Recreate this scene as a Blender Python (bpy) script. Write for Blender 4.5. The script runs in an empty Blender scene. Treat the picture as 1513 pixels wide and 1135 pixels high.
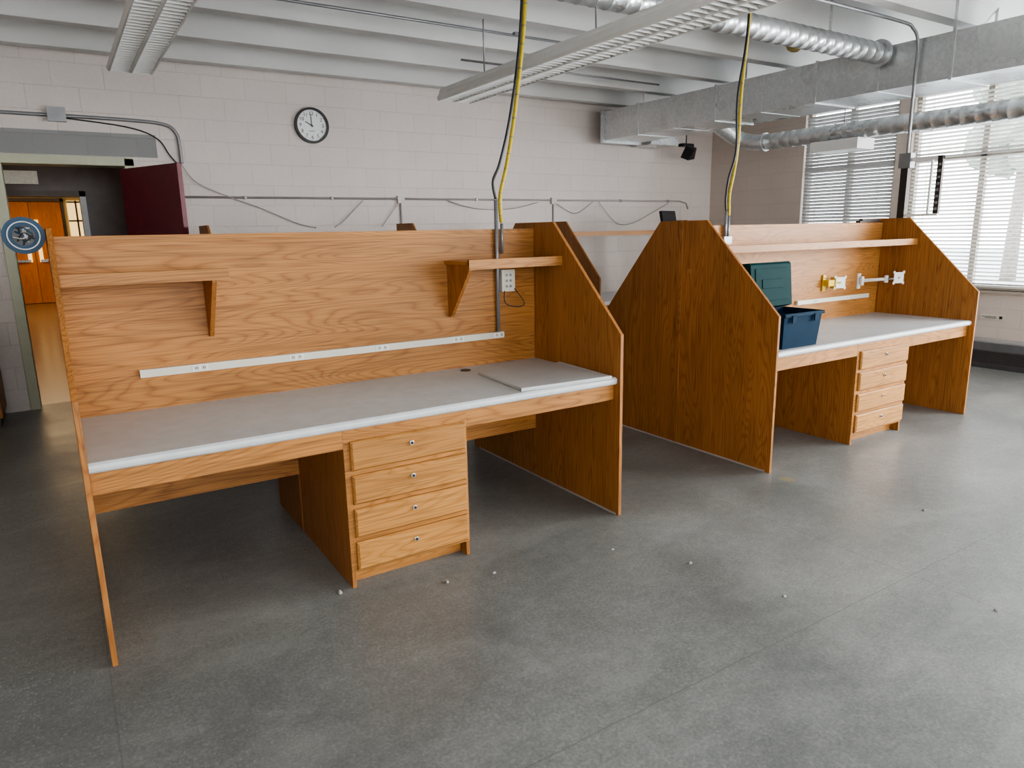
import bpy, bmesh, math, random
from mathutils import Vector, Matrix
random.seed(4)
scene=bpy.context.scene

# ---------------------------------------------------------------- materials
def newmat(name):
    m=bpy.data.materials.new(name); m.use_nodes=True
    nt=m.node_tree; b=nt.nodes["Principled BSDF"]
    return m,nt,b
def N(nt,t,**k):
    n=nt.nodes.new(t)
    for a,v in k.items(): setattr(n,a,v)
    return n
def mix(nt,fac,a,b,blend='MIX'):
    n=N(nt,'ShaderNodeMix',data_type='RGBA',blend_type=blend)
    for s,v in ((n.inputs[0],fac),(n.inputs[6],a),(n.inputs[7],b)):
        if hasattr(v,'is_linked'): nt.links.new(v,s)
        else: s.default_value=v if not isinstance(v,tuple) else (*v,1)
    return n.outputs[2]
def ramp(nt,inp,stops):
    n=N(nt,'ShaderNodeValToRGB'); nt.links.new(inp,n.inputs[0])
    while len(n.color_ramp.elements)<len(stops): n.color_ramp.elements.new(.5)
    for e,(p,c) in zip(n.color_ramp.elements,stops):
        e.position=p; e.color=(*c,1) if isinstance(c,tuple) else (c,c,c,1)
    return n.outputs[0]
def noise(nt,vec,scale,detail=4,rough=.5,dist=0):
    n=N(nt,'ShaderNodeTexNoise'); n.inputs['Scale'].default_value=scale
    n.inputs['Detail'].default_value=detail; n.inputs['Roughness'].default_value=rough
    n.inputs['Distortion'].default_value=dist
    nt.links.new(vec,n.inputs['Vector']); return n.outputs[0]
def mapping(nt,vec,scale=(1,1,1),loc=(0,0,0)):
    n=N(nt,'ShaderNodeMapping'); n.inputs['Scale'].default_value=scale; n.inputs['Location'].default_value=loc
    nt.links.new(vec,n.inputs['Vector']); return n.outputs[0]
def bump(nt,b,h,strength=.2,dist=.01):
    n=N(nt,'ShaderNodeBump'); n.inputs['Strength'].default_value=strength; n.inputs['Distance'].default_value=dist
    nt.links.new(h,n.inputs['Height']); nt.links.new(n.outputs[0],b.inputs['Normal'])
def math_(nt,op,a,b=None):
    n=N(nt,'ShaderNodeMath',operation=op)
    for s,v in zip(n.inputs,(a,b)):
        if v is None: continue
        if hasattr(v,'is_linked'): nt.links.new(v,s)
        else: s.default_value=v
    return n.outputs[0]

def plain(name,col,rough=.5,metal=0,var=.06,nscale=12,spec=None):
    m,nt,b=newmat(name)
    tc=N(nt,'ShaderNodeTexCoord').outputs['Object']
    n=noise(nt,tc,nscale,3)
    d=tuple(max(0,c*(1-var)) for c in col); l=tuple(min(1,c*(1+var)) for c in col)
    nt.links.new(ramp(nt,n,[(.3,d),(.7,l)]),b.inputs['Base Color'])
    b.inputs['Roughness'].default_value=rough; b.inputs['Metallic'].default_value=metal
    if spec is not None: b.inputs['Specular IOR Level'].default_value=spec
    return m
def emis(name,col,st):
    m,nt,b=newmat(name); b.inputs['Base Color'].default_value=(*col,1)
    b.inputs['Emission Color'].default_value=(*col,1); b.inputs['Emission Strength'].default_value=st; return m

def oak(name,axis,light=(.49,.238,.074),mid=(.41,.183,.050),dark=(.22,.084,.020),rough=.48,fig=.46):
    m,nt,b=newmat(name)
    tc=N(nt,'ShaderNodeTexCoord').outputs['Object']
    geo=N(nt,'ShaderNodeNewGeometry')
    off=N(nt,'ShaderNodeVectorMath',operation='SCALE'); off.inputs[0].default_value=(7.1,3.7,5.3)
    nt.links.new(geo.outputs['Random Per Island'],off.inputs['Scale'])
    add=N(nt,'ShaderNodeVectorMath',operation='ADD'); nt.links.new(tc,add.inputs[0]); nt.links.new(off.outputs[0],add.inputs[1])
    v=add.outputs[0]
    def sc(along,across):
        return tuple(along if i==axis else across for i in range(3))
    n1=noise(nt,mapping(nt,v,sc(.50,4.6)),1.0,2,.45,.25)
    rings=math_(nt,'FRACT',math_(nt,'MULTIPLY',n1,38.0))
    tri=math_(nt,'ABSOLUTE',math_(nt,'SUBTRACT',rings,.5))
    figc=ramp(nt,tri,[(.0,dark),(.14,mid),(.34,light),(.5,light)])
    fine=noise(nt,mapping(nt,v,sc(3.0,190)),1.0,3,.6)
    fcol=ramp(nt,fine,[(.34,.50),(.56,1.0)])
    broad=noise(nt,mapping(nt,v,sc(.8,4)),1.0,2)
    bcol=ramp(nt,broad,[(.3,(.80,.77,.72)),(.7,(1.08,1.05,1.0))])
    base=mix(nt,fig,(*mid,),figc)
    c=mix(nt,.78,base,fcol,'MULTIPLY'); c=mix(nt,.9,c,bcol,'MULTIPLY')
    nt.links.new(c,b.inputs['Base Color'])
    b.inputs['Roughness'].default_value=rough
    b.inputs['Specular IOR Level'].default_value=.4
    bump(nt,b,fine,.06,.002)
    return m

OAKX=oak('oak_grain_x',0); OAKZ=oak('oak_grain_z',2,light=(.44,.205,.064),mid=(.365,.152,.042),dark=(.20,.076,.018),fig=.46)
OAKF=oak('oak_drawer_front',0,light=(.53,.270,.088),mid=(.45,.215,.060),dark=(.29,.120,.028))

def laminate():
    m,nt,b=newmat('grey_laminate'); tc=N(nt,'ShaderNodeTexCoord').outputs['Object']
    n=noise(nt,tc,14,4,.6); n2=noise(nt,tc,3,3)
    c=ramp(nt,n,[(.3,(.50,.52,.525)),(.7,(.57,.59,.595))])
    c=mix(nt,.5,c,ramp(nt,n2,[(.3,.90),(.7,1.0)]),'MULTIPLY')
    nt.links.new(c,b.inputs['Base Color']); b.inputs['Roughness'].default_value=.42
    return m
LAM=laminate()

def cmu(name,ax,col,col2):
    m,nt,b=newmat(name); tc=N(nt,'ShaderNodeTexCoord').outputs['Object']
    sep=N(nt,'ShaderNodeSeparateXYZ'); nt.links.new(tc,sep.inputs[0])
    com=N(nt,'ShaderNodeCombineXYZ'); nt.links.new(sep.outputs[ax],com.inputs[0]); nt.links.new(sep.outputs[2],com.inputs[1])
    br=N(nt,'ShaderNodeTexBrick'); nt.links.new(com.outputs[0],br.inputs['Vector'])
    br.offset=.5
    for k,v in (('Scale',1),('Brick Width',.406),('Row Height',.203),('Mortar Size',.004),('Mortar Smooth',.6),('Bias',0)):
        br.inputs[k].default_value=v
    br.inputs['Color1'].default_value=(*col,1); br.inputs['Color2'].default_value=(*col2,1)
    br.inputs['Mortar'].default_value=(*[c*.87 for c in col],1)
    n=noise(nt,tc,60,5,.7); n2=noise(nt,tc,1.5,3)
    c=mix(nt,.35,br.outputs['Color'],ramp(nt,n2,[(.3,.80),(.7,1.0)]),'MULTIPLY')
    c=mix(nt,.25,c,ramp(nt,n,[(.3,.75),(.6,1.0)]),'MULTIPLY')
    nt.links.new(c,b.inputs['Base Color']); b.inputs['Roughness'].default_value=.55
    h=math_(nt,'SUBTRACT',math_(nt,'MULTIPLY',n,.35),br.outputs['Fac'])
    bump(nt,b,h,.40,.006)
    return m
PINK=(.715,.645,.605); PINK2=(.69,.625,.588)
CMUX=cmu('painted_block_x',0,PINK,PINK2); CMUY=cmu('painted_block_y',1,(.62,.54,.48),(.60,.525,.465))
CMUG=cmu('grey_block',0,(.30,.30,.30),(.25,.25,.25))

def concrete():
    m,nt,b=newmat('polished_concrete'); tc=N(nt,'ShaderNodeTexCoord').outputs['Object']
    big=noise(nt,tc,.62,3,.5,.3); med=noise(nt,tc,2.1,5,.55,.1); fine=noise(nt,tc,80,4,.75); mid2=noise(nt,tc,18,5,.65)
    c=ramp(nt,big,[(.25,(.125,.130,.124)),(.42,(.155,.159,.151)),(.56,(.185,.188,.178)),(.78,(.245,.247,.234))])
    c=mix(nt,.9,c,ramp(nt,med,[(.15,.72),(.42,.93),(.58,1.07),(.85,1.35)]),'MULTIPLY')
    c=mix(nt,.7,c,ramp(nt,mid2,[(.20,.74),(.50,1.0),(.80,1.32)]),'MULTIPLY')
    c=mix(nt,.75,c,ramp(nt,fine,[(.25,.55),(.50,1.0),(.75,1.6)]),'MULTIPLY')
    # exposed aggregate flecks, denser in broad worn areas
    worn=noise(nt,tc,.9,2,.5)
    sp=N(nt,'ShaderNodeTexVoronoi'); sp.inputs['Scale'].default_value=95; nt.links.new(tc,sp.inputs['Vector'])
    sp2=N(nt,'ShaderNodeSeparateColor'); nt.links.new(sp.outputs['Color'],sp2.inputs[0])
    dots=math_(nt,'MULTIPLY',ramp(nt,sp.outputs['Distance'],[(.20,1.0),(.42,.0)]),math_(nt,'GREATER_THAN',sp2.outputs[0],.70))
    mask=math_(nt,'MULTIPLY',dots,ramp(nt,worn,[(.42,0.),(.70,.5)]))
    c=mix(nt,mask,c,(.42,.415,.385))
    sm=noise(nt,mapping(nt,tc,(1.1,2.4,1)),1.1,7,.62,.8)
    c=mix(nt,ramp(nt,sm,[(.50,0.),(.75,.30)]),c,(.38,.38,.36))
    sep=N(nt,'ShaderNodeSeparateXYZ'); nt.links.new(tc,sep.inputs[0])
    def joint(o,pos):
        w=math_(nt,'ADD',sep.outputs[o],math_(nt,'MULTIPLY',math_(nt,'SUBTRACT',mid2,.5),.012))
        fr=math_(nt,'FRACT',math_(nt,'ADD',math_(nt,'DIVIDE',math_(nt,'SUBTRACT',w,pos),3.05),20.5))
        return math_(nt,'LESS_THAN',math_(nt,'ABSOLUTE',math_(nt,'SUBTRACT',fr,.5)),.0010)
    j=math_(nt,'MAXIMUM',joint(0,.62),joint(1,-1.25))
    c=mix(nt,math_(nt,'MULTIPLY',j,.38),c,(.08,.08,.076))
    d=N(nt,'ShaderNodeVectorMath',operation='DISTANCE'); nt.links.new(tc,d.inputs[0]); d.inputs[1].default_value=(1.22,-.17,0)
    st=math_(nt,'MULTIPLY',math_(nt,'LESS_THAN',math_(nt,'ADD',d.outputs['Value'],math_(nt,'MULTIPLY',mid2,.12)),.105),.35)
    c=mix(nt,st,c,(.40,.28,.07))
    nt.links.new(c,b.inputs['Base Color'])
    r=ramp(nt,med,[(.2,.26),(.8,.46)]); nt.links.new(r,b.inputs['Roughness'])
    b.inputs['Specular IOR Level'].default_value=.5
    bump(nt,b,fine,.10,.002)
    return m
CONC=concrete()

def galv(name='galvanised_steel'):
    m,nt,b=newmat(name); tc=N(nt,'ShaderNodeTexCoord').outputs['Object']
    v=N(nt,'ShaderNodeTexVoronoi'); v.inputs['Scale'].default_value=45; nt.links.new(tc,v.inputs['Vector'])
    sc=N(nt,'ShaderNodeSeparateColor'); nt.links.new(v.outputs['Color'],sc.inputs[0])
    n=noise(nt,tc,1.6,3)
    c=ramp(nt,sc.outputs[0],[(.2,(.58,.60,.61)),(.8,(.65,.67,.68))])
    c=mix(nt,.6,c,ramp(nt,n,[(.3,.80),(.7,1.1)]),'MULTIPLY')
    nt.links.new(c,b.inputs['Base Color']); b.inputs['Metallic'].default_value=.75
    nt.links.new(ramp(nt,n,[(.3,.22),(.7,.38)]),b.inputs['Roughness'])
    bump(nt,b,n,.3,.03)
    return m
GALV=galv()
CEIL=plain('white_painted_concrete_deck',(.70,.705,.695),.7,0,.05,2)
WHITE=plain('white_enamel',(.72,.72,.70),.35,0,.03)
LUMW=plain('light_housing_enamel',(.74,.74,.72),.4,0,.03)
IVORY=plain('ivory_plastic',(.60,.58,.50),.4,0,.03)
CONDG=plain('conduit_grey_paint',(.27,.27,.28),.4,.5,.08)
CONDP=plain('conduit_painted_pink',(.40,.37,.36),.5,0,.05)
BLACK=plain('black_plastic',(.015,.015,.017),.4,0,.1)
DARKM=plain('dark_metal',(.06,.05,.045),.4,.6,.1)
YEL=plain('yellow_cable_jacket',(.50,.37,.022),.5,0,.1,40)
BRASS=plain('yellow_bracket',(.60,.42,.04),.35,.3,.08)
TEAL=plain('teal_plastic_lid',(.004,.030,.032),.6,0,.1,12,.06)
NAVY=plain('blue_plastic_bin',(.004,.022,.045),.6,0,.1,12,.08)
BURG=plain('burgundy_paint',(.17,.022,.036),.4,0,.08)
FRAME=plain('pale_green_frame_paint',(.46,.47,.34),.4,0,.05)
HEAT=plain('heater_dark_grey',(.11,.11,.115),.45,.3,.08)
HEATT=plain('heater_top_grey',(.35,.35,.35),.45,.1,.05)
WFR=plain('window_frame_tan',(.40,.35,.29),.5,0,.05)
BLIND=plain('blind_white_slat',(.66,.65,.62),.5,0,.04)
BLINDG=plain('blind_slat_dimmed',(.40,.40,.40),.5,0,.06)  # slat colour greyed to stand in for duller light at the closed blinds
CHROME=plain('brushed_steel',(.65,.65,.64),.25,.95,.05)
BLUE=plain('blue_spool_plastic',(.020,.055,.10),.5,0,.1,12,.3)
BOARD=plain('light_grey_board',(.48,.50,.50),.35,0,.04)
DUST=plain('debris',(.33,.32,.30),.9,0,.2,60)
TAPE=plain('cable_tie_wrap',(.25,.23,.10),.6,0,.1,60)
FACE=plain('clock_face_white',(.80,.82,.82),.4,0,.01)
CORW=plain('corridor_dark_tile',(.05,.028,.024),.35,0,.2,8)
CORL=plain('corridor_wall_cream',(.42,.33,.20),.6,0,.05)
CORF=plain('corridor_floor_tan',(.15,.115,.08),.22,0,.15,4)
ORANGE=oak('orange_corridor_door_wood',2,light=(.72,.27,.03),mid=(.65,.22,.022),dark=(.5,.15,.015))
PAPER=plain('paper_notice',(.6,.6,.58),.7,0,.1,40)
GRASS=plain('outdoor_ground',(.40,.41,.40),.9,0,.2,.5)
LEAF=plain('tree_foliage',(.26,.30,.25),.8,0,.35,3)
BARK=plain('tree_bark',(.25,.22,.2),.9,0,.3,10)
SMOKE=plain('yellowed_plastic',(.52,.42,.16),.5,0,.05)
GLOW=emis('lit_glazing',(1.0,.72,.30),1.0)

# ---------------------------------------------------------------- builder
class B:
    def __init__(s,name): s.name=name; s.bm=bmesh.new(); s.mats=[]
    def mi(s,m):
        if m not in s.mats: s.mats.append(m)
        return s.mats.index(m)
    def box(s,x0,x1,y0,y1,z0,z1,m,M=None):
        i=s.mi(m); vs=[]
        for z in (z0,z1):
            for x,y in ((x0,y0),(x1,y0),(x1,y1),(x0,y1)):
                p=Vector((x,y,z)); vs.append(s.bm.verts.new(M@p if M else p))
        for q in ((3,2,1,0),(4,5,6,7),(0,1,5,4),(1,2,6,5),(2,3,7,6),(3,0,4,7)):
            f=s.bm.faces.new([vs[k] for k in q]); f.material_index=i
        return s
    def prism(s,pts,axis,lo,hi,m,M=None):
        i=s.mi(m)
        def mk(a,b,c):
            p=Vector({0:(c,a,b),1:(a,c,b),2:(a,b,c)}[axis]); return s.bm.verts.new(M@p if M else p)
        A=[mk(a,b,lo) for a,b in pts]; C=[mk(a,b,hi) for a,b in pts]
        fs=[s.bm.faces.new(A),s.bm.faces.new(C[::-1])]
        n=len(pts)
        for k in range(n): fs.append(s.bm.faces.new((A[k],C[k],C[(k+1)%n],A[(k+1)%n])))
        for f in fs: f.material_index=i
        bmesh.ops.recalc_face_normals(s.bm,faces=fs)
        return s
    def tube(s,pts,r,m,seg=10,cap=True,smooth=True,rs=None):
        i=s.mi(m); pts=[Vector(p) for p in pts]; rings=[]
        up=None
        for k,p in enumerate(pts):
            t=(pts[min(k+1,len(pts)-1)]-pts[max(k-1,0)]).normalized()
            if up is None:
                up=Vector((0,0,1)) if abs(t.z)<.9 else Vector((1,0,0))
            a=(up-t*up.dot(t)).normalized(); b=t.cross(a); up=a
            rr=rs[k] if rs else r
            rings.append([s.bm.verts.new(p+(a*math.cos(2*math.pi*j/seg)+b*math.sin(2*math.pi*j/seg))*rr) for j in range(seg)])
        fs=[]
        for A,C in zip(rings,rings[1:]):
            for j in range(seg):
                f=s.bm.faces.new((A[j],A[(j+1)%seg],C[(j+1)%seg],C[j])); f.smooth=smooth; fs.append(f)
        if cap: fs.append(s.bm.faces.new(rings[0][::-1])); fs.append(s.bm.faces.new(rings[-1]))
        for f in fs: f.material_index=i
        return s
    def cyl(s,p0,p1,r,m,seg=20): return s.tube([p0,p1],r,m,seg)
    def ring(s,c,axis,ro,ri,d,m,seg=48):
        i=s.mi(m); R=[]
        for off,rad in ((-d/2,ri),(-d/2,ro),(d/2,ro),(d/2,ri)):
            L=[]
            for j in range(seg):
                a=2*math.pi*j/seg; u,v=math.cos(a)*rad,math.sin(a)*rad
                q={0:(off,u,v),1:(u,off,v),2:(u,v,off)}[axis]; L.append(s.bm.verts.new(Vector(c)+Vector(q)))
            R.append(L)
        fs=[]
        for k in range(4):
            A,C=R[k],R[(k+1)%4]
            for j in range(seg):
                fs.append(s.bm.faces.new((A[j],A[(j+1)%seg],C[(j+1)%seg],C[j])))
        for f in fs: f.material_index=i
        bmesh.ops.recalc_face_normals(s.bm,faces=fs)
        return s
    def done(s,bevel=0,center=True,parent=None):
        me=bpy.data.meshes.new(s.name); 
        o=bpy.data.objects.new(s.name,me)
        if center:
            xs=[v.co for v in s.bm.verts]
            c=Vector(((min(v.x for v in xs)+max(v.x for v in xs))/2,(min(v.y for v in xs)+max(v.y for v in xs))/2,min(v.z for v in xs)))
            bmesh.ops.translate(s.bm,verts=s.bm.verts,vec=-c); o.location=c
        s.bm.to_mesh(me); s.bm.free()
        for m in s.mats: me.materials.append(m)
        bpy.context.collection.objects.link(o)
        if bevel:
            b=o.modifiers.new('bevel','BEVEL'); b.width=bevel; b.segments=2; b.limit_method='ANGLE'; b.angle_limit=math.radians(40)
        if parent: 
            o.parent=parent; o.matrix_parent_inverse=parent.matrix_world.inverted()
        return o
def smoothpath(pts,n=8):
    pts=[Vector(p) for p in pts]; out=[]
    P=[pts[0]]+pts+[pts[-1]]
    for k in range(1,len(P)-2):
        for j in range(n):
            t=j/n; a,b,c,d=P[k-1],P[k],P[k+1],P[k+2]
            out.append(.5*((2*b)+(c-a)*t+(2*a-5*b+4*c-d)*t*t+(3*b-a-3*c+d)*t**3))
    out.append(pts[-1]); return out
def text(body,loc,size,m,parent,rot=(math.pi/2,0,0),ext=.0008,name='label_text'):
    cu=bpy.data.curves.new(name,'FONT'); cu.body=body; cu.size=size; cu.align_x='CENTER'; cu.align_y='CENTER'; cu.extrude=ext
    o=bpy.data.objects.new(name,cu); bpy.context.collection.objects.link(o); cu.materials.append(m)
    o.location=loc; o.rotation_euler=rot
    bpy.context.view_layer.update()
    o.parent=parent; o.matrix_parent_inverse=parent.matrix_world.inverted()
    return o

# ---------------------------------------------------------------- room shell
XL,XR,YF,YB,ZC=-4.6,6.1,-5.2,4.94,3.46
T=.2
B('floor').box(XL-T,XR+T,YF-T,YB+T,-.1,0,CONC).done(center=False)
B('ceiling').box(XL-T,XR+T,YF-T,YB+T,ZC,ZC+.15,CEIL).done(center=False)
w=B('wall_back')
DX0,DX1,DZ=-2.72,-1.72,2.20
w.box(XL-T,DX0,YB,YB+T,0,ZC,CMUX).box(DX1,XR+T,YB,YB+T,0,ZC,CMUX).box(DX0,DX1,YB,YB+T,DZ,ZC,CMUX).done(center=False)
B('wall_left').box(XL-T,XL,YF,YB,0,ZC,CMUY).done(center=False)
SILL,WT=.80,2.98
wins=[(2.12,3.36),(.42,1.95),(-1.25,.28),(-2.92,-1.39),(-4.6,-3.06)]
w=B('wall_right')
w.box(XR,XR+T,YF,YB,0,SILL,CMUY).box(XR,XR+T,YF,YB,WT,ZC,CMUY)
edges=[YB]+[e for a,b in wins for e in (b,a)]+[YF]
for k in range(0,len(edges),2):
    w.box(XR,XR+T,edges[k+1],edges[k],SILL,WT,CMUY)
w.done(center=False)
w=B('wall_front')
fw=[(-3.6,-.6),(1.2,4.6)]
w.box(XL-T,XR+T,YF-T,YF,0,.9,CMUX).box(XL-T,XR+T,YF-T,YF,2.7,ZC,CMUX)
fe=[XL-T,-3.6,-.6,1.2,4.6,XR+T]
for k in range(0,6,2): w.box(fe[k],fe[k+1],YF-T,YF,.9,2.7,CMUX)
w.done(center=False)

def window(n,y0,y1,slat_mat,tilt,z_stop,mull=True):
    b=B('window_%d'%n); X=XR+.06
    f=.05
    b.box(X,X+.07,y0,y0+f,SILL,WT,WFR).box(X,X+.07,y1-f,y1,SILL,WT,WFR)
    b.box(X,X+.07,y0,y1,SILL,SILL+f,WFR).box(X,X+.07,y0,y1,WT-f,WT,WFR)
    ym=(y0+y1)/2
    b.box(X,X+.06,ym-.03,ym+.03,SILL,WT,WFR)
    b.box(X,X+.06,y0,y1,2.21,2.27,WFR)
    b.box(XR-.04,XR+.06,y0,y1,SILL-.03,SILL,WFR)
    if slat_mat:
        z=WT-.10
        b.box(XR+.005,XR+.045,y0+.01,y1-.01,WT-.05,WT,slat_mat)
        while z>z_stop:
            M=Matrix.Translation((XR+.025,0,z))@Matrix.Rotation(tilt,4,'Y')
            b.box(-.022,.022,y0+.02,y1-.02,-.0008,.0008,slat_mat,M); z-=.042
        for yy in (y0+.2,y1-.2): b.box(XR+.024,XR+.026,yy-.002,yy+.002,z_stop,WT,slat_mat)
        b.box(XR+.005,XR+.045,y0+.02,y1-.02,z_stop-.02,z_stop,slat_mat)
    return b.done(center=False)
window(1,*wins[0],BLINDG,math.radians(56),SILL+.03)
window(2,*wins[1],BLIND,math.radians(26),SILL+.05)
window(3,*wins[2],BLIND,math.radians(16),SILL+.05)
window(4,*wins[3],None,0,0); window(5,*wins[4],None,0,0)

b=B('ceiling_ribs')
y=4.74
while y>YF:
    b.prism([(y-.06,3.11),(y+.06,3.11),(y+.30 if y<4.6 else y+.19,ZC+.01),(y-.30,ZC+.01)],0,XL,XR,CEIL); y-=.84
b.done(center=False)

b=B('door_frame_1')
b.box(DX0-.05,DX0+.03,YB-.02,YB+T+.02,0,DZ+.05,FRAME).box(DX1-.03,DX1+.05,YB-.02,YB+T+.02,0,DZ+.05,FRAME)
b.box(DX0-.05,DX1+.05,YB-.02,YB+T+.02,DZ-.02,DZ+.06,FRAME).done(.004)
B('trim_1').box(XL+.02,-1.46,YB-.006,YB-.0005,DZ+.065,DZ+.27,CMUG).done(center=False)
hx,hy=-1.78,4.91; ang=math.atan2(4.10-hy,-1.41-hx)
M=Matrix.Translation((hx,hy,0))@Matrix.Rotation(ang,4,'Z')
b=B('door_1').box(0,.90,-.022,.022,.02,2.15,BURG,M)
b.box(.06,.84,-.026,.026,.02,.25,CHROME,M)
for sy in (-1,1):
    b.box(.80,.85,sy*.030-.008,sy*.030+.008,.95,1.12,CHROME,M)
    b.tube([M@Vector((.825,sy*.03,1.02)),M@Vector((.825,sy*.07,1.02)),M@Vector((.72,sy*.07,1.02))],.009,CHROME)
b.done(.002)

B('corridor_floor').box(-5.2,-.6,YB+T,18.4,-.1,-.001,CORF).done(center=False)
B('corridor_ceiling').box(-5.2,-.6,YB+T,18.4,2.85,2.95,CORL).done(center=False)
B('wall_corridor_left').box(-5.2,-5.0,YB+T,18.4,0,2.85,CORL).done(center=False)
B('wall_corridor_right').box(-.9,-.6,YB+T,18.4,0,2.85,CORW).done(center=False)
b=B('wall_corridor_partition').box(-5,-3.3,6.9,7.05,0,2.85,CORW).box(-2.02,-.9,6.9,7.05,0,2.85,CORW).box(-3.3,-2.02,6.9,7.05,2.02,2.85,CORW)
b.box(-2.08,-2.02,6.86,7.08,0,2.06,CONDG).box(-3.3,-2.02,6.86,7.08,2.0,2.06,DARKM).done(center=False)
B('wall_corridor_end').box(-5.2,-.6,18.2,18.4,0,2.85,CORL).done(center=False)
b=B('door_2')
b.box(-3.45,-2.80,18.10,18.17,.01,2.42,ORANGE).box(-2.79,-2.14,18.10,18.17,.01,2.42,ORANGE)
b.box(-3.52,-3.46,18.06,18.19,0,2.5,DARKM).box(-2.13,-2.07,18.06,18.19,0,2.5,DARKM).box(-3.52,-2.07,18.06,18.19,2.43,2.5,DARKM)
b.box(-2.95,-2.87,18.08,18.10,1.0,2.0,GLOW).box(-2.72,-2.64,18.08,18.10,1.0,2.0,GLOW)
b.box(-3.3,-2.9,18.05,18.09,1.0,1.06,CHROME).box(-2.7,-2.3,18.05,18.09,1.0,1.06,CHROME).done()
b=B('window_6').box(-2.00,-1.62,18.12,18.19,.6,2.45,GLOW)
for k in range(5): b.box(-2.0,-1.62,18.10,18.13,.6+k*.45,.64+k*.45,DARKM)
b.box(-1.83,-1.79,18.10,18.13,.6,2.45,DARKM).done()
B('wall_notice').box(-2.95,-2.45,6.885,6.899,2.13,2.27,PAPER).done()

# ---------------------------------------------------------------- workstations
H1,HP,HT=.993,1.574,1.537
def knob(b,x,y,z):
    b.cyl((x,y,z),(x,y-.008,z),.011,CHROME,16); b.cyl((x,y-.006,z),(x,y-.012,z),.006,BLACK,12)
def pedestal(b,x0,x1,yf,sgn,yback):
    d=-sgn
    def yy(a,c): 
        p,q=yf+d*a,yf+d*c; return (min(p,q),max(p,q))
    L=abs(yback-yf)
    y0,y1=yy(.022,L); b.box(x0,x0+.018,y0,y1,.0,.725,OAKZ).box(x1-.018,x1,y0,y1,.0,.725,OAKZ)
    y0,y1=yy(.085,.10); b.box(x0+.018,x1-.018,y0,y1,0,.10,OAKX)
    y0,y1=yy(.020,.040); b.box(x0-.001,x1+.001,y0,y1,.072,.726,OAKX)
    y0,y1=yy(L-.018,L); b.box(x0+.018,x1-.018,y0,y1,.0,.70,OAKX)
    for k in range(4):
        z0=.085+k*.152; ya=yf; yb_=yf+d*.019
        xi0,xi1,zi0,zi1=x0+.026,x1-.012,z0,z0+.130
        b.prism([(xi0,zi0),(xi1,zi0),(xi1,zi1),(xi0,zi1)],1,min(yf+d*.008,yb_),max(yf+d*.008,yb_),OAKF)
        i=b.mi(OAKF); e=.008
        A=[b.bm.verts.new((x,yf+d*.008,z)) for x,z in ((xi0,zi0),(xi1,zi0),(xi1,zi1),(xi0,zi1))]
        C=[b.bm.verts.new((x,yf,z)) for x,z in ((xi0+e,zi0+e),(xi1-e,zi0+e),(xi1-e,zi1-e),(xi0+e,zi1-e))]
        fs=[b.bm.faces.new((A[q],A[(q+1)%4],C[(q+1)%4],C[q])) for q in range(4)]+[b.bm.faces.new(C)]
        if sgn>0:
            for f in fs: f.normal_flip()
        for f in fs: f.material_index=i
        knob(b,(xi0+xi1)/2,(yf if sgn<0 else yf+.012),z0+.082)
def panel_side(b,x0,x1,yo,yback):
    j=.785
    pts=[(yo,0),(j-.003,0),(j-.003,HP),(yo+.595,HP),(yo,H1)]
    b.prism(pts,0,x0,x1,OAKZ)
    ye=yback
    pts=[(j+.003,0),(ye,0),(ye,H1-.10),(.985,HP),(j+.003,HP)]
    b.prism(pts,0,x0,x1,OAKZ)
def counter(b,x0,x1,yf,sgn,yback):
    t=.038; z=.765; d=-sgn
    prof=[(yf+d*.010,z-t),(yf+d*.002,z-t+.008),(yf,z-t/2),(yf+d*.002,z-.008),(yf+d*.012,z),(yback,z),(yback,z-t)]
    b.prism(prof,0,x0,x1,LAM)
    y=yf+d*.03
    b.box(x0,x1,min(y,y+d*.02),max(y,y+d*.02),.640,z-t,OAKX)

def pod(name,x0,x1,yo,yback,ped,bped,shelves):
    b=B(name)
    t=.019
    panel_side(b,x0-t,x0,yo,yback); panel_side(b,x1,x1+t,yo,yback)
    for xa,xb in ((x0-t-.006,x0-t),(x1+t,x1+t+.006)):
        b.box(xa,xb,.765,.805,0,HP-.002,OAKZ)
    b.box(x0,x1,.785,.805,.32,HT,OAKX)
    b.box(x0+.001,x1-.001,.783,.807,HT-.02,HT+.003,OAKX)
    counter(b,x0,x1,yo+.023,-1,.785)
    counter(b,x0,x1,yback-.03,1,.805)
    pedestal(b,ped[0],ped[1],yo+.032,-1,.783)
    pedestal(b,bped[0],bped[1],yback-.30,1,.807)
    shelves(b)
    return b
def bracket(b,x,yb,z,depth,h):
    b.prism([(yb,z),(yb-depth,z),(yb-depth,z-.03),(yb-.03,z-h),(yb,z-h)],0,x-.010,x+.010,OAKZ)
def sh1(b):
    b.box(-2.40,-1.78,.505,.785,1.365,1.385,OAKX).box(-2.40,-1.78,.503,.523,1.345,1.395,OAKX)
    bracket(b,-1.835,.785,1.365,.235,.29)
    b.box(-.60,0,.505,.785,1.355,1.375,OAKX).box(-.60,0,.503,.523,1.333,1.385,OAKX)
    bracket(b,-.575,.785,1.355,.25,.29)
def sh2(b):
    b.box(1.239,3.655,.475,.785,1.375,1.395,OAKX).box(1.239,3.655,.473,.493,1.355,1.405,OAKX)
b=pod('computer_workstation_desk',-2.40,0,0,1.575,(-1.485,-.895),(-1.485,-.895),sh1)
b.box(-.006,-.0005,.02,1.5,0,.010,CONDP)
b.ring((-.54,.69,.7665),2,.030,.022,.004,DARKM,24).cyl((-.54,.69,.763),(-.54,.69,.7662),.024,BLACK,20)
b.done(.0012)
b=pod('computer_workstation_desk',1.239,3.655,-.036,1.575,(2.165,2.80),(2.165,2.80),sh2)
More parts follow.
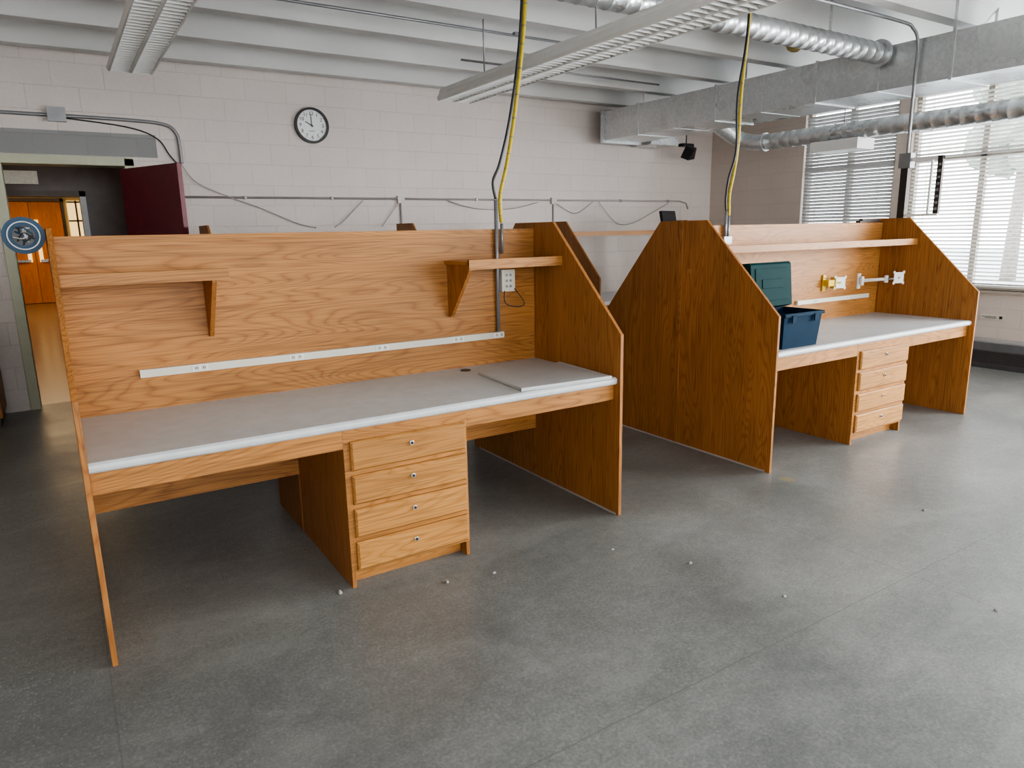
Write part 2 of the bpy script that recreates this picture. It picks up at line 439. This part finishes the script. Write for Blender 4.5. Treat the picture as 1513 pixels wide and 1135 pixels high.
b.cyl((1.222,.70,1.235),(1.216,.70,1.235),.016,OAKF,20)
b.box(1.212,1.2195,.0,1.5,0,.010,CONDP)
b.done(.0012)

b=B('wall_side_desk_row')
t=.019; F=3.08; Bk=4.05; HP2=1.62
xs=[-1.30,.56,2.42,4.30]
for x in xs:
    b.prism([(F,0),(Bk,0),(Bk,HP2),(F+.60,HP2),(F,1.02)],0,x-t/2,x+t/2,OAKZ)
for xa,xb in zip(xs,xs[1:]):
    b.box(xa+t/2,xb-t/2,F+.03,Bk,.727,.765,LAM); b.box(xa+t/2,xb-t/2,F+.06,F+.08,.64,.727,OAKX)
    b.box(xa+t/2,xb-t/2,Bk-.02,Bk,.3,.727,OAKX)
b.box(2.43,4.29,3.62,3.92,1.475,1.497,OAKX).box(2.43,4.29,3.61,3.63,1.455,1.505,OAKX)
b.done(.002)
b=B('wood_cabinet').box(-4.0,-2.94,4.34,4.90,.08,.78,OAKZ).box(-3.98,-2.96,4.40,4.90,0,.08,DARKM)
b.box(-3.98,-3.49,4.32,4.34,.10,.76,OAKX).box(-3.46,-2.96,4.32,4.34,.10,.76,OAKX).box(-4.01,-2.93,4.31,4.91,.78,.81,LAM).done(.003)
b=B('computer_monitor')
M=Matrix.Translation((4.10,3.76,1.498))@Matrix.Rotation(math.radians(20),4,'Z')
b.box(-.10,.10,-.06,.06,0,.012,BLACK,M).box(-.02,.02,0,.03,.012,.10,BLACK,M)
b.box(-.19,.19,-.02,.02,.06,.24,BLACK,M@Matrix.Rotation(math.radians(-12),4,'X')).done(.004)

def outlet(b,x,y,z,s=1.0):
    b.box(x-.035*s,x+.035*s,y-.003,y+.001,z-.014,z+.014,WHITE)
    for dx in (-.016,.016):
        b.box(x+dx-.010,x+dx+.010,y-.0045,y-.002,z-.011,z+.011,IVORY)
        b.box(x+dx-.005,x+dx-.002,y-.0055,y-.004,z-.005,z+.006,BLACK).box(x+dx+.002,x+dx+.005,y-.0055,y-.004,z-.005,z+.006,BLACK)
b=B('power_raceway').box(-2.15,-.235,.762,.784,.915,.951,IVORY)
for x in (-1.90,-1.455,-1.0,-.54,-.27): outlet(b,x,.762,.934)
b.done(.003)
b=B('power_raceway').box(2.52,3.50,.762,.784,.908,.942,IVORY)
for x in (2.75,3.2): outlet(b,x,.762,.925)
b.done(.003)
b=B('power_conduit')
b.tube([(-.27,.765,.953),(-.27,.765,1.70)],.011,CONDG,12)
b.tube([(-.235,.763,1.40),(-.235,.763,1.57)],.009,CONDG,12)
b.box(-.255,-.167,.74,.784,1.185,1.31,IVORY)
for dz in (.03,.062,.094):
    for dx in (.022,.048): b.cyl((-.255+dx+.01,.7405,1.185+dz),(-.255+dx+.01,.737,1.185+dz),.008,CONDG,12)
b.tube(smoothpath([(-.175,.735,1.20),(-.15,.70,1.15),(-.13,.70,1.11),(-.17,.71,1.095),(-.24,.73,1.12),(-.24,.74,1.19)]),.0028,BLACK,8)
b.done()
b=B('power_conduit').tube([(1.64,.765,1.41),(1.64,.765,1.63)],.011,CONDG,12).tube([(1.67,.765,1.41),(1.67,.765,1.60)],.010,CONDG,12)
b.box(1.615,1.695,.75,.784,1.408,1.46,CONDG).done()

def cord(y,k1,k2,name='hanging_power_cord'):
    b=B(name)
    b.tube(smoothpath([(p[0],y+p[2],p[1]) for p in k1]),.011,YEL,10)
    b.tube(smoothpath([(p[0],y+p[2],p[1]) for p in k2]),.008,BLACK,8)
    path=smoothpath([(p[0],y+p[2],p[1]) for p in k1],24)
    for p,q in zip(path[::9],path[1::9]): b.tube([p,p+(q-p)*.6],.0122,TAPE,8)
    x,z=k1[0][0],k1[0][1]
    b.box(x-.05,x+.05,y-.05,y+.05,z-.03,z+.04,CONDG)
    b.done()
cord(.765,[(-.03,3.41,0),(-.05,2.80,0),(-.08,2.50,.0),(-.13,2.15,.01),(-.19,1.90,0),(-.24,1.72,0),(-.235,1.575,0)],
     [(-.05,3.41,0),(-.085,2.80,-.02),(-.12,2.45,-.02),(-.19,2.12,-.03),(-.25,1.90,-.02),(-.285,1.80,0),(-.27,1.705,0)])
cord(.765,[(1.82,3.41,0),(1.78,2.86,0),(1.74,2.45,0),(1.73,2.10,.0),(1.70,1.90,0),(1.665,1.75,0),(1.67,1.605,0)],
     [(1.79,3.41,0),(1.745,2.80,-.02),(1.68,2.40,-.02),(1.69,2.05,-.02),(1.65,1.86,0),(1.63,1.72,0),(1.64,1.635,0)])

M=Matrix.Translation((-.30,.285,.766))@Matrix.Rotation(math.radians(-4),4,'Z')
b=B('keyboard_tray_board').box(-.26,.26,-.245,.245,0,.014,BOARD,M).box(-.27,.27,-.258,-.245,0,.018,BOARD,M)
b.box(.26,.268,-.245,.245,0,.017,BOARD,M).done(.003)

# plastic storage tote with raised lid
b=B('plastic_storage_tote')
x0,x1,y0,y1,zb=1.35,1.735,.02,.32,.766; h=.225
i=.018
def frus(b,x0,x1,y0,y1,z0,z1,i,m):
    k=b.mi(m); lo=[(x0+i,y0+i),(x1-i,y0+i),(x1-i,y1-i),(x0+i,y1-i)]; hi=[(x0,y0),(x1,y0),(x1,y1),(x0,y1)]
    wv=.006
    L=[b.bm.verts.new((x,y,z0)) for x,y in lo]; Hh=[b.bm.verts.new((x,y,z1)) for x,y in hi]
    cx,cy=(x0+x1)/2,(y0+y1)/2
    Hi=[b.bm.verts.new((cx+(x-cx)*(1-wv*2/(x1-x0)),cy+(y-cy)*(1-wv*2/(y1-y0)),z1)) for x,y in hi]
    Li=[b.bm.verts.new((cx+(x-cx)*.95,cy+(y-cy)*.95,z0+.006)) for x,y in lo]
    fs=[b.bm.faces.new(L[::-1]),b.bm.faces.new(Li)]
    for a in range(4):
        c=(a+1)%4
        fs+= [b.bm.faces.new((L[a],L[c],Hh[c],Hh[a])),b.bm.faces.new((Hh[a],Hh[c],Hi[c],Hi[a])),b.bm.faces.new((Hi[a],Hi[c],Li[c],Li[a]))]
    for f in fs: f.material_index=k
frus(b,x0,x1,y0,y1,zb,zb+h,i,NAVY)
b.box(x0-.010,x1+.010,y0-.010,y0-.001,zb+h-.022,zb+h,NAVY).box(x0-.010,x0-.001,y0-.010,y1,zb+h-.022,zb+h,NAVY).box(x1+.001,x1+.010,y0-.010,y1,zb+h-.022,zb+h,NAVY)
for x in (x0+.08,x1-.08): b.box(x-.018,x+.018,y0-.016,y0-.008,zb+h-.06,zb+h-.012,NAVY)
b.box(x0+.02,x1-.02,y0+.03,y1-.02,zb+h-.05,zb+h-.035,NAVY)  # dark sheet below the rim, put in for the shade inside the bin
M=Matrix.Translation((0,y1+.012,zb+h))@Matrix.Rotation(math.radians(-6),4,'X')
b.prism([(-.075,.012),(-.075,.285),(-.062,.30),(-.005,.30),(.006,.285),(.006,.0),(-.03,.0)],0,x0-.012,x1+.012,TEAL,M)
b.box(x0+.03,x1-.03,-.080,-.075,.05,.26,TEAL,M).box(x0+.09,x1-.09,-.084,-.080,.13,.19,TEAL,M)
for x in (x0+.06,x1-.06): b.cyl((x-.02,y1+.015,zb+h-.005),(x+.02,y1+.015,zb+h-.005),.010,TEAL,12)
b.done(.004)

def vesa(b,M,m):
    b.box(-.062,.062,-.003,.003,-.011,.011,m,M@Matrix.Rotation(math.radians(45),4,'Y')).box(-.062,.062,-.0032,.0032,-.011,.011,m,M@Matrix.Rotation(math.radians(-45),4,'Y'))
    b.box(-.045,.045,-.004,.004,-.045,.045,m,M)
    for a in (-1,1):
        for c in (-1,1): b.ring(M@Vector((a*.045,0,c*.045)),1,.012,.004,.008,m,12)
    b.cyl(M@Vector((0,-.006,0)),M@Vector((0,.0,0)),.010,CONDG,12)
b=B('monitor_wall_bracket')
b.box(2.84,2.88,.768,.784,1.0,1.13,BRASS).box(2.845,2.93,.72,.768,1.04,1.09,BRASS).box(2.925,2.945,.71,.76,1.02,1.11,BRASS)
for z in (1.02,1.11): b.cyl((2.86,.768,z),(2.86,.762,z),.008,CHROME,12)
vesa(b,Matrix.Translation((2.965,.70,1.066))@Matrix.Rotation(math.radians(-25),4,'Z'),WHITE); b.cyl((2.94,.72,1.066),(2.965,.702,1.066),.012,BRASS)
b.done(.002)
b=B('monitor_wall_arm')
b.box(3.33,3.37,.768,.784,.99,1.12,WHITE).cyl((3.35,.745,1.02),(3.35,.745,1.095),.016,WHITE)
b.box(3.34,3.36,.745,.77,1.03,1.085,WHITE)
b.tube([(3.35,.745,1.06),(3.46,.60,1.075)],.014,WHITE).cyl((3.46,.60,1.045),(3.46,.60,1.105),.017,WHITE)
b.tube([(3.46,.60,1.075),(3.49,.525,1.085)],.012,CHROME)
vesa(b,Matrix.Translation((3.49,.512,1.088))@Matrix.Rotation(math.radians(-22),4,'Z'),WHITE)
b.done(.002)

b=B('cable_spool')
c=(-2.492,.60,1.545)
b.ring(c,1,.070,.038,.008,BLUE).ring((c[0],.66,c[2]),1,.066,.038,.008,BLUE)
b.ring((c[0],.594,c[2]),1,.054,.050,.003,CONDG)
b.cyl((c[0],.605,c[2]),(c[0],.655,c[2]),.040,BLACK,24)
b.cyl((c[0],.597,c[2]),(c[0],.603,c[2]),.014,CONDG,16)
for k in range(6):
    a=k*1.3; b.tube(smoothpath([(c[0]+math.cos(a)*.03,.59,c[2]+math.sin(a)*.03),(c[0],.583,c[2]+.01*k-.02),(c[0]+math.cos(a+2)*.035,.592,c[2]+math.sin(a+2)*.035)]),.003,(BLACK,DUST,BLUE)[k%3],6)
b.done()

# ---------------------------------------------------------------- wall items
clk=B('wall_clock'); cx,cz,cr=.035,2.643,.178; cy=YB
clk.cyl((cx,cy-.002,cz),(cx,cy-.022,cz),cr-.01,FACE,64)
clk.ring((cx,cy-.022,cz),1,cr,cr-.022,.040,BLACK,64)
def hand(a,l,w,y):
    M=Matrix.Translation((cx,y,cz))@Matrix.Rotation(a,4,'Y'); clk.box(-w,w,-.001,.001,-.02,l,BLACK,M)
hand(math.radians(-61),.075,.004,cy-.026); hand(math.radians(-3),.115,.003,cy-.029)
clk.cyl((cx,cy-.022,cz),(cx,cy-.032,cz),.008,BLACK,16)
for k in range(60):
    a=k*math.pi/30; M=Matrix.Translation((cx,cy-.0235,cz))@Matrix.Rotation(a,4,'Y')
    wd=.002 if k%5==0 else .0008; clk.box(-wd,wd,-.0008,.0008,.143,.151,BLACK,M)
co=clk.done()
bpy.context.view_layer.update()
for k in range(1,13):
    a=k*math.pi/6; text(str(k),(cx+math.sin(a)*.118,cy-.024,cz+math.cos(a)*.118),.050,BLACK,co,name='numeral_%d'%k,ext=.001)
text('QUARTZ',(cx,cy-.024,cz-.055),.016,BLACK,co,name='dial_label')

b=B('wall_conduit'); y=YB-.014
b.tube([(-1.28,y,1.908),(5.45,y,1.908),(5.58,y,1.88),(5.62,y,1.80)],.012,CONDP)
for x in (1.0,3.15):
    b.box(x-.04,x+.04,YB-.04,YB-.001,1.86,1.94,IVORY); b.tube([(x,y,1.86),(x,y,1.40)],.011,CONDP)
for x in (-.7,.2,2.0,4.3,5.2): b.box(x-.012,x+.012,YB-.028,YB-.001,1.89,1.926,CONDG)
b.done()
b=B('wall_conduit')
b.tube(smoothpath([(-4.5,y,2.60),(-2.6,y,2.595),(-1.7,y,2.59),(-1.38,y,2.57),(-1.28,y,2.50),(-1.26,y,2.38),(-1.26,y,2.22)],6),.016,CONDG)
b.tube(smoothpath([(-2.3,y,2.585),(-1.7,y,2.53),(-1.45,y,2.44),(-1.36,y,2.30),(-1.30,y,2.22)],6),.006,BLACK)
b.box(-2.30,-2.16,YB-.06,YB-.001,2.54,2.66,CONDG)
b.done()
b=B('loose_wall_cables'); y=YB-.03
for pts in ([(-1.27,2.22),(-1.15,2.05),(-.9,1.93),(-.55,1.80),(-.2,1.65),(0,1.60)],
            [(.55,1.89),(.45,1.80),(.3,1.66),(.2,1.60)],
            [(.98,1.88),(.85,1.72),(.75,1.60)],
            [(1.6,1.89),(2.0,1.80),(2.5,1.80),(2.9,1.88)],
            [(3.9,1.89),(4.2,1.62),(4.5,1.60),(4.9,1.75),(5.2,1.88)],
            [(3.2,1.86),(3.5,1.74),(3.8,1.89)]):
    b.tube(smoothpath([(p[0],y,p[1]) for p in pts]),.005,CONDP,6)
b.done()

b=B('baseboard_heater')
b.prism([(6.095,0),(5.82,0),(5.80,.05),(5.80,.20),(5.84,.27),(6.095,.27)],1,-5.0,1.9,HEAT)
b.box(5.86,6.09,-5.0,1.9,.27,.285,HEATT)
for k in range(8): b.box(5.795,5.802,-4.98,1.88,.065+k*.016,.071+k*.016,BLACK)
b.done()
b=B('wall_sign').box(6.090,6.099,.76,1.00,.49,.54,IVORY)
b.box(6.088,6.091,.78,.81,.50,.53,BLACK).box(6.088,6.091,.84,.98,.517,.523,DARKM).box(6.088,6.091,.84,.95,.503,.508,DARKM); b.done()

# ---------------------------------------------------------------- ceiling items
def fixture(x0,x1,y0,y1,z):
    b=B('fluorescent_louver_light')
    h=.10; w=x1-x0; xm=(x0+x1)/2
    b.prism([(x0,z),(x0-.012,z+.02),(x0+.03,z+h),(x1-.03,z+h),(x1+.012,z+.02),(x1,z),(x1-.010,z),(x1-.012,z+h-.02),(x0+.012,z+h-.02),(x0+.010,z)],1,y0,y1,LUMW)
    for y in (y0,y1): b.prism([(x0,z),(x0-.012,z+.02),(x0+.03,z+h),(x1-.03,z+h),(x1+.012,z+.02),(x1,z)],1,y-.004,y+.004,LUMW)
    b.box(xm-.010,xm+.010,y0,y1,z,z+.05,LUMW)
    y=y0+.04
    while y<y1-.02:
        for a,c in ((x0+.01,xm-.010),(xm+.010,x1-.01)):
            b.box(a,c,y,y+.004,z+.002,z+.045,LUMW)
        y+=.060
    for xx in ((x0+xm)/2,(x1+xm)/2): b.cyl((xx,y0+.02,z+.065),(xx,y1-.02,z+.065),.013,WHITE,10)
    for y in (y0+.4,(y0+y1)/2,y1-.5): b.cyl((xm,y,z+h),(xm,y,ZC-.001),.006,CONDG,8)
    b.done()
fixture(-1.95,-1.69,-.8,2.84,2.6)
fixture(.46,.77,-.9,2.84,2.6)
fixture(2.9,3.2,-4.2,-.6,2.6)

b=B('rectangular_air_duct')
x0,x1,z0,z1=3.75,4.36,2.645,2.995
b.box(x0-.0,x1,-4.8,4.62,z0,z1,GALV)
y=4.0
while y>-4.8:
    b.box(x0-.012,x1+.012,y-.012,y+.012,z0-.012,z1+.012,GALV)
    yy=y-.6
    b.box(x0-.004,x1+.004,yy-.004,yy+.004,z0-.004,z1+.004,GALV); y-=1.2
b.box(x0-.04,x1+.02,4.62,4.66,z0-.03,z1+.03,GALV)
b.box(3.95,4.25,4.66,4.93,2.70,2.95,GALV)
for y in (3.9,2.4,.4,-1.5): 
    for x in (x0-.012,x1+.012): b.box(x-.002,x+.002,y-.012,y+.012,z1,ZC-.001,GALV)
b.done(.003)
def spiral(name,p0,p1,r,pitch=.13):
    b=B(name); p0,p1=Vector(p0),Vector(p1); d=(p1-p0); L=d.length; n=int(L/pitch)
    pts=[];rs=[]
    for k in range(n):
        for f_,rr in ((.0,r),(.90,r),(.93,r+.003),(.97,r+.003)):
            pts.append(p0+d*((k+f_)/n)); rs.append(rr)
    pts.append(p1); rs.append(r)
    b.tube(pts,r,GALV,28,rs=rs)
    return b
b=spiral('spiral_duct',(4.85,3.0,2.50),(4.85,-4.8,2.47),.090)
b.tube(smoothpath([(4.85,2.95,2.50),(4.85,3.15,2.51),(4.78,3.32,2.56),(4.60,3.38,2.66),(4.38,3.38,2.75)],6),.092,GALV,24)
b.ring((4.85,3.0,2.50),1,.105,.08,.03,GALV)
b.box(4.72,5.02,1.75,2.3,2.30,2.41,WHITE); b.cyl((4.85,2.0,2.41),(4.85,2.0,2.45),.06,GALV)
for y in (2.0,0,-2): b.cyl((4.85,y,2.58),(4.85,y,ZC-.001),.005,CONDG,8)
b.done()
b=spiral('spiral_duct',(-1.2,.98,2.96),(3.745,.98,2.94),.082,.11); b.ring((3.70,.98,2.94),0,.11,.08,.03,GALV)
for x in (-.5,1.3,3): b.box(x-.012,x+.012,.975,.985,3.03,ZC-.001,GALV)
b.done()
b=B('ceiling_conduit')
b.tube([(-4.5,2.47,3.085),(2.2,2.47,3.085)],.011,CONDG); b.tube([(1.0,3.4,3.085),(3.5,3.4,3.085)],.010,CONDG)
for x in (-3,-1,1): b.box(x-.02,x+.02,2.45,2.49,3.08,3.11,CONDG)
b.done()
b=B('smoke_detector').tube([(3.30,1.52,3.11),(3.30,1.52,3.075),(3.30,1.52,3.04),(3.30,1.52,3.02)],.06,SMOKE,24,rs=[.045,.075,.06,.03]); b.done()

# equipment rack on the end of desk 2, fed by conduit from the ceiling
b=B('equipment_mounting_rack')
px,py=3.708,.66
b.tube(smoothpath([(2.2,py,3.085),(3.4,py,3.08),(3.62,py,3.05),(px,py,2.95),(px,py,2.75)],6)+[Vector((px,py,2.06))],.013,CONDG)
b.box(px-.035,px+.035,py-.05,py+.05,1.98,2.10,CONDG)
b.box(px-.024,px+.02,py-.03,py+.03,1.25,1.98,DARKM)
b.box(px-.012,px+.012,.36,py-.05,2.03,2.06,WHITE).box(px-.015,px+.015,.36,.40,1.60,2.06,DARKM)
b.box(px-.02,px+.02,.36,py+.02,1.585,1.605,WHITE)
b.box(px-.010,px+.010,.44,.455,1.605,2.03,WHITE)
for k in range(8): b.box(px-.019,px-.014,.37,.39,1.63+k*.05,1.65+k*.05,CONDG)
b.done(.001)
b=B('cable_bracket').box(3.30,3.62,.775,.815,1.541,1.556,DARKM).box(3.34,3.58,.78,.81,1.556,1.575,DARKM).done(.002)

b=B('ceiling_speaker')
b.tube([(5.15,4.55,ZC-.001),(5.15,4.55,2.66)],.010,CONDG); b.box(5.05,5.25,4.50,4.60,2.62,2.66,BLACK)
M=Matrix.Translation((5.17,4.50,2.55))@Matrix.Rotation(math.radians(25),4,'X')@Matrix.Rotation(math.radians(20),4,'Z')
b.prism([(-.10,-.09),(.10,-.09),(.05,.07),(-.05,.07)],1,-.06,.06,BLACK,M); b.cyl(M@Vector((0,-.06,0)),M@Vector((0,-.07,0)),.045,DARKM)
b.box(4.45,4.95,4.5,4.9,2.62,2.72,GALV); b.cyl((4.7,4.7,2.72),(4.7,4.7,ZC-.001),.01,CONDG)
b.done()

b=B('floor_debris')
for (x,y) in [(-.90,-.18),(-1.12,-.13),(-.1,-.62),(-1.55,.05),(.0,-1.05),(.6,-1.6),(1.4,-.9),(-.3,-.3)]:
    r=random.uniform(.006,.012)
    for j in range(4):
        a=random.uniform(0,6.28); p=Vector((x+math.cos(a)*r*.6,y+math.sin(a)*r*.6,0))
        b.tube([p,p+Vector((0,0,r*.5)),p+Vector((r*.3,0,r))],r,DUST,7,rs=[r*.8,r*.7,r*.2])
b.done()

B('exterior_ground').box(XR+.3,60,-50,60,-.6,-.5,GRASS).done(center=False)
def tree(x,y,h):
    b=B('tree'); b.tube([(x,y,-.5),(x+.1,y,h*.4),(x,y+.1,h*.75)],.2,BARK,10,rs=[.25,.18,.08])
    k=b.mi(LEAF)
    for j in range(14):
        a=random.uniform(0,6.28); rr=random.uniform(.2,1.6); c=Vector((x+math.cos(a)*rr,y+math.sin(a)*rr,h*random.uniform(.45,.95)))
        g=bmesh.ops.create_icosphere(b.bm,subdivisions=3,radius=random.uniform(.6,1.1),matrix=Matrix.Translation(c))
        for v in g['verts']:
            v.co+=Vector((random.uniform(-.1,.1),random.uniform(-.1,.1),random.uniform(-.1,.1)))
            for f in v.link_faces: f.material_index=k
    b.done()
for t in ((22,4.0,6),(26,9,7)): tree(*t)

# ---------------------------------------------------------------- light
wd=bpy.data.worlds.new('World'); scene.world=wd; wd.use_nodes=True; nt=wd.node_tree
bg=nt.nodes['Background']
tc=N(nt,'ShaderNodeTexCoord'); sep=N(nt,'ShaderNodeSeparateXYZ'); nt.links.new(tc.outputs['Generated'],sep.inputs[0])
c=ramp(nt,sep.outputs[2],[(.0,(.85,.87,.88)),(.10,(.97,.99,1.0)),(.6,(.84,.91,1.0))])
nt.links.new(c,bg.inputs['Color']); bg.inputs['Strength'].default_value=9.0

def area(name,loc,rot,sx,sy,power,col=(1,1,1),portal=False):
    l=bpy.data.lights.new(name,'AREA'); l.shape='RECTANGLE'; l.size=sx; l.size_y=sy; l.energy=power; l.color=col
    o=bpy.data.objects.new(name,l); o.location=loc; o.rotation_euler=rot; bpy.context.collection.objects.link(o)
    if portal: l.cycles.is_portal=True
    return o
zc=(SILL+WT)/2
R=(0,math.radians(90),0)
for k,(a,c_) in enumerate(wins):
    if k<3: area('daylight_portal_%d'%k,(XR+.19,(a+c_)/2,zc),R,WT-SILL,c_-a,1,portal=True)
    else: area('daylight_window_%d'%k,(XR+.15,(a+c_)/2,zc),R,WT-SILL,c_-a,265,(.97,.99,1.0))
for k,(a,c_) in enumerate(fw):
    area('daylight_fill_front_%d'%k,((a+c_)/2,YF-.1,1.8),(math.radians(90),0,0),c_-a,1.8,(3,26)[k],(.98,.99,1.0))  # added soft fill, standing in for unseen daylight behind the camera
area('corridor_light',(-2.8,14.5,2.8),(0,0,0),2.5,5,120,(1,.72,.42))
area('corridor_fill_near',(-2.5,5.9,2.8),(0,0,0),.6,.6,5,(1,.85,.65))  # added fill lamp, brightens the near end of the corridor

# ---------------------------------------------------------------- camera
yaw,pitch,roll,F_=.5661,.2147,-.0189,1037.4
f=Vector((math.sin(yaw)*math.cos(pitch),math.cos(yaw)*math.cos(pitch),-math.sin(pitch)))
r=Vector((math.cos(yaw),-math.sin(yaw),0)); u=r.cross(f)
r2=r*math.cos(roll)+u*math.sin(roll); u2=-r*math.sin(roll)+u*math.cos(roll)
cd=bpy.data.cameras.new('camera'); cam=bpy.data.objects.new('camera',cd); bpy.context.collection.objects.link(cam)
Mx=Matrix((r2,u2,-f)).transposed().to_4x4(); Mx.translation=Vector((-2.4009,-2.7227,1.5278)); cam.matrix_world=Mx
cd.sensor_width=36; cd.sensor_fit='HORIZONTAL'; cd.lens=F_/1513*36; cd.clip_start=.05; cd.clip_end=200
scene.camera=cam
scene.view_settings.view_transform='AgX'; scene.view_settings.look='AgX - Medium High Contrast'; scene.view_settings.exposure=.25
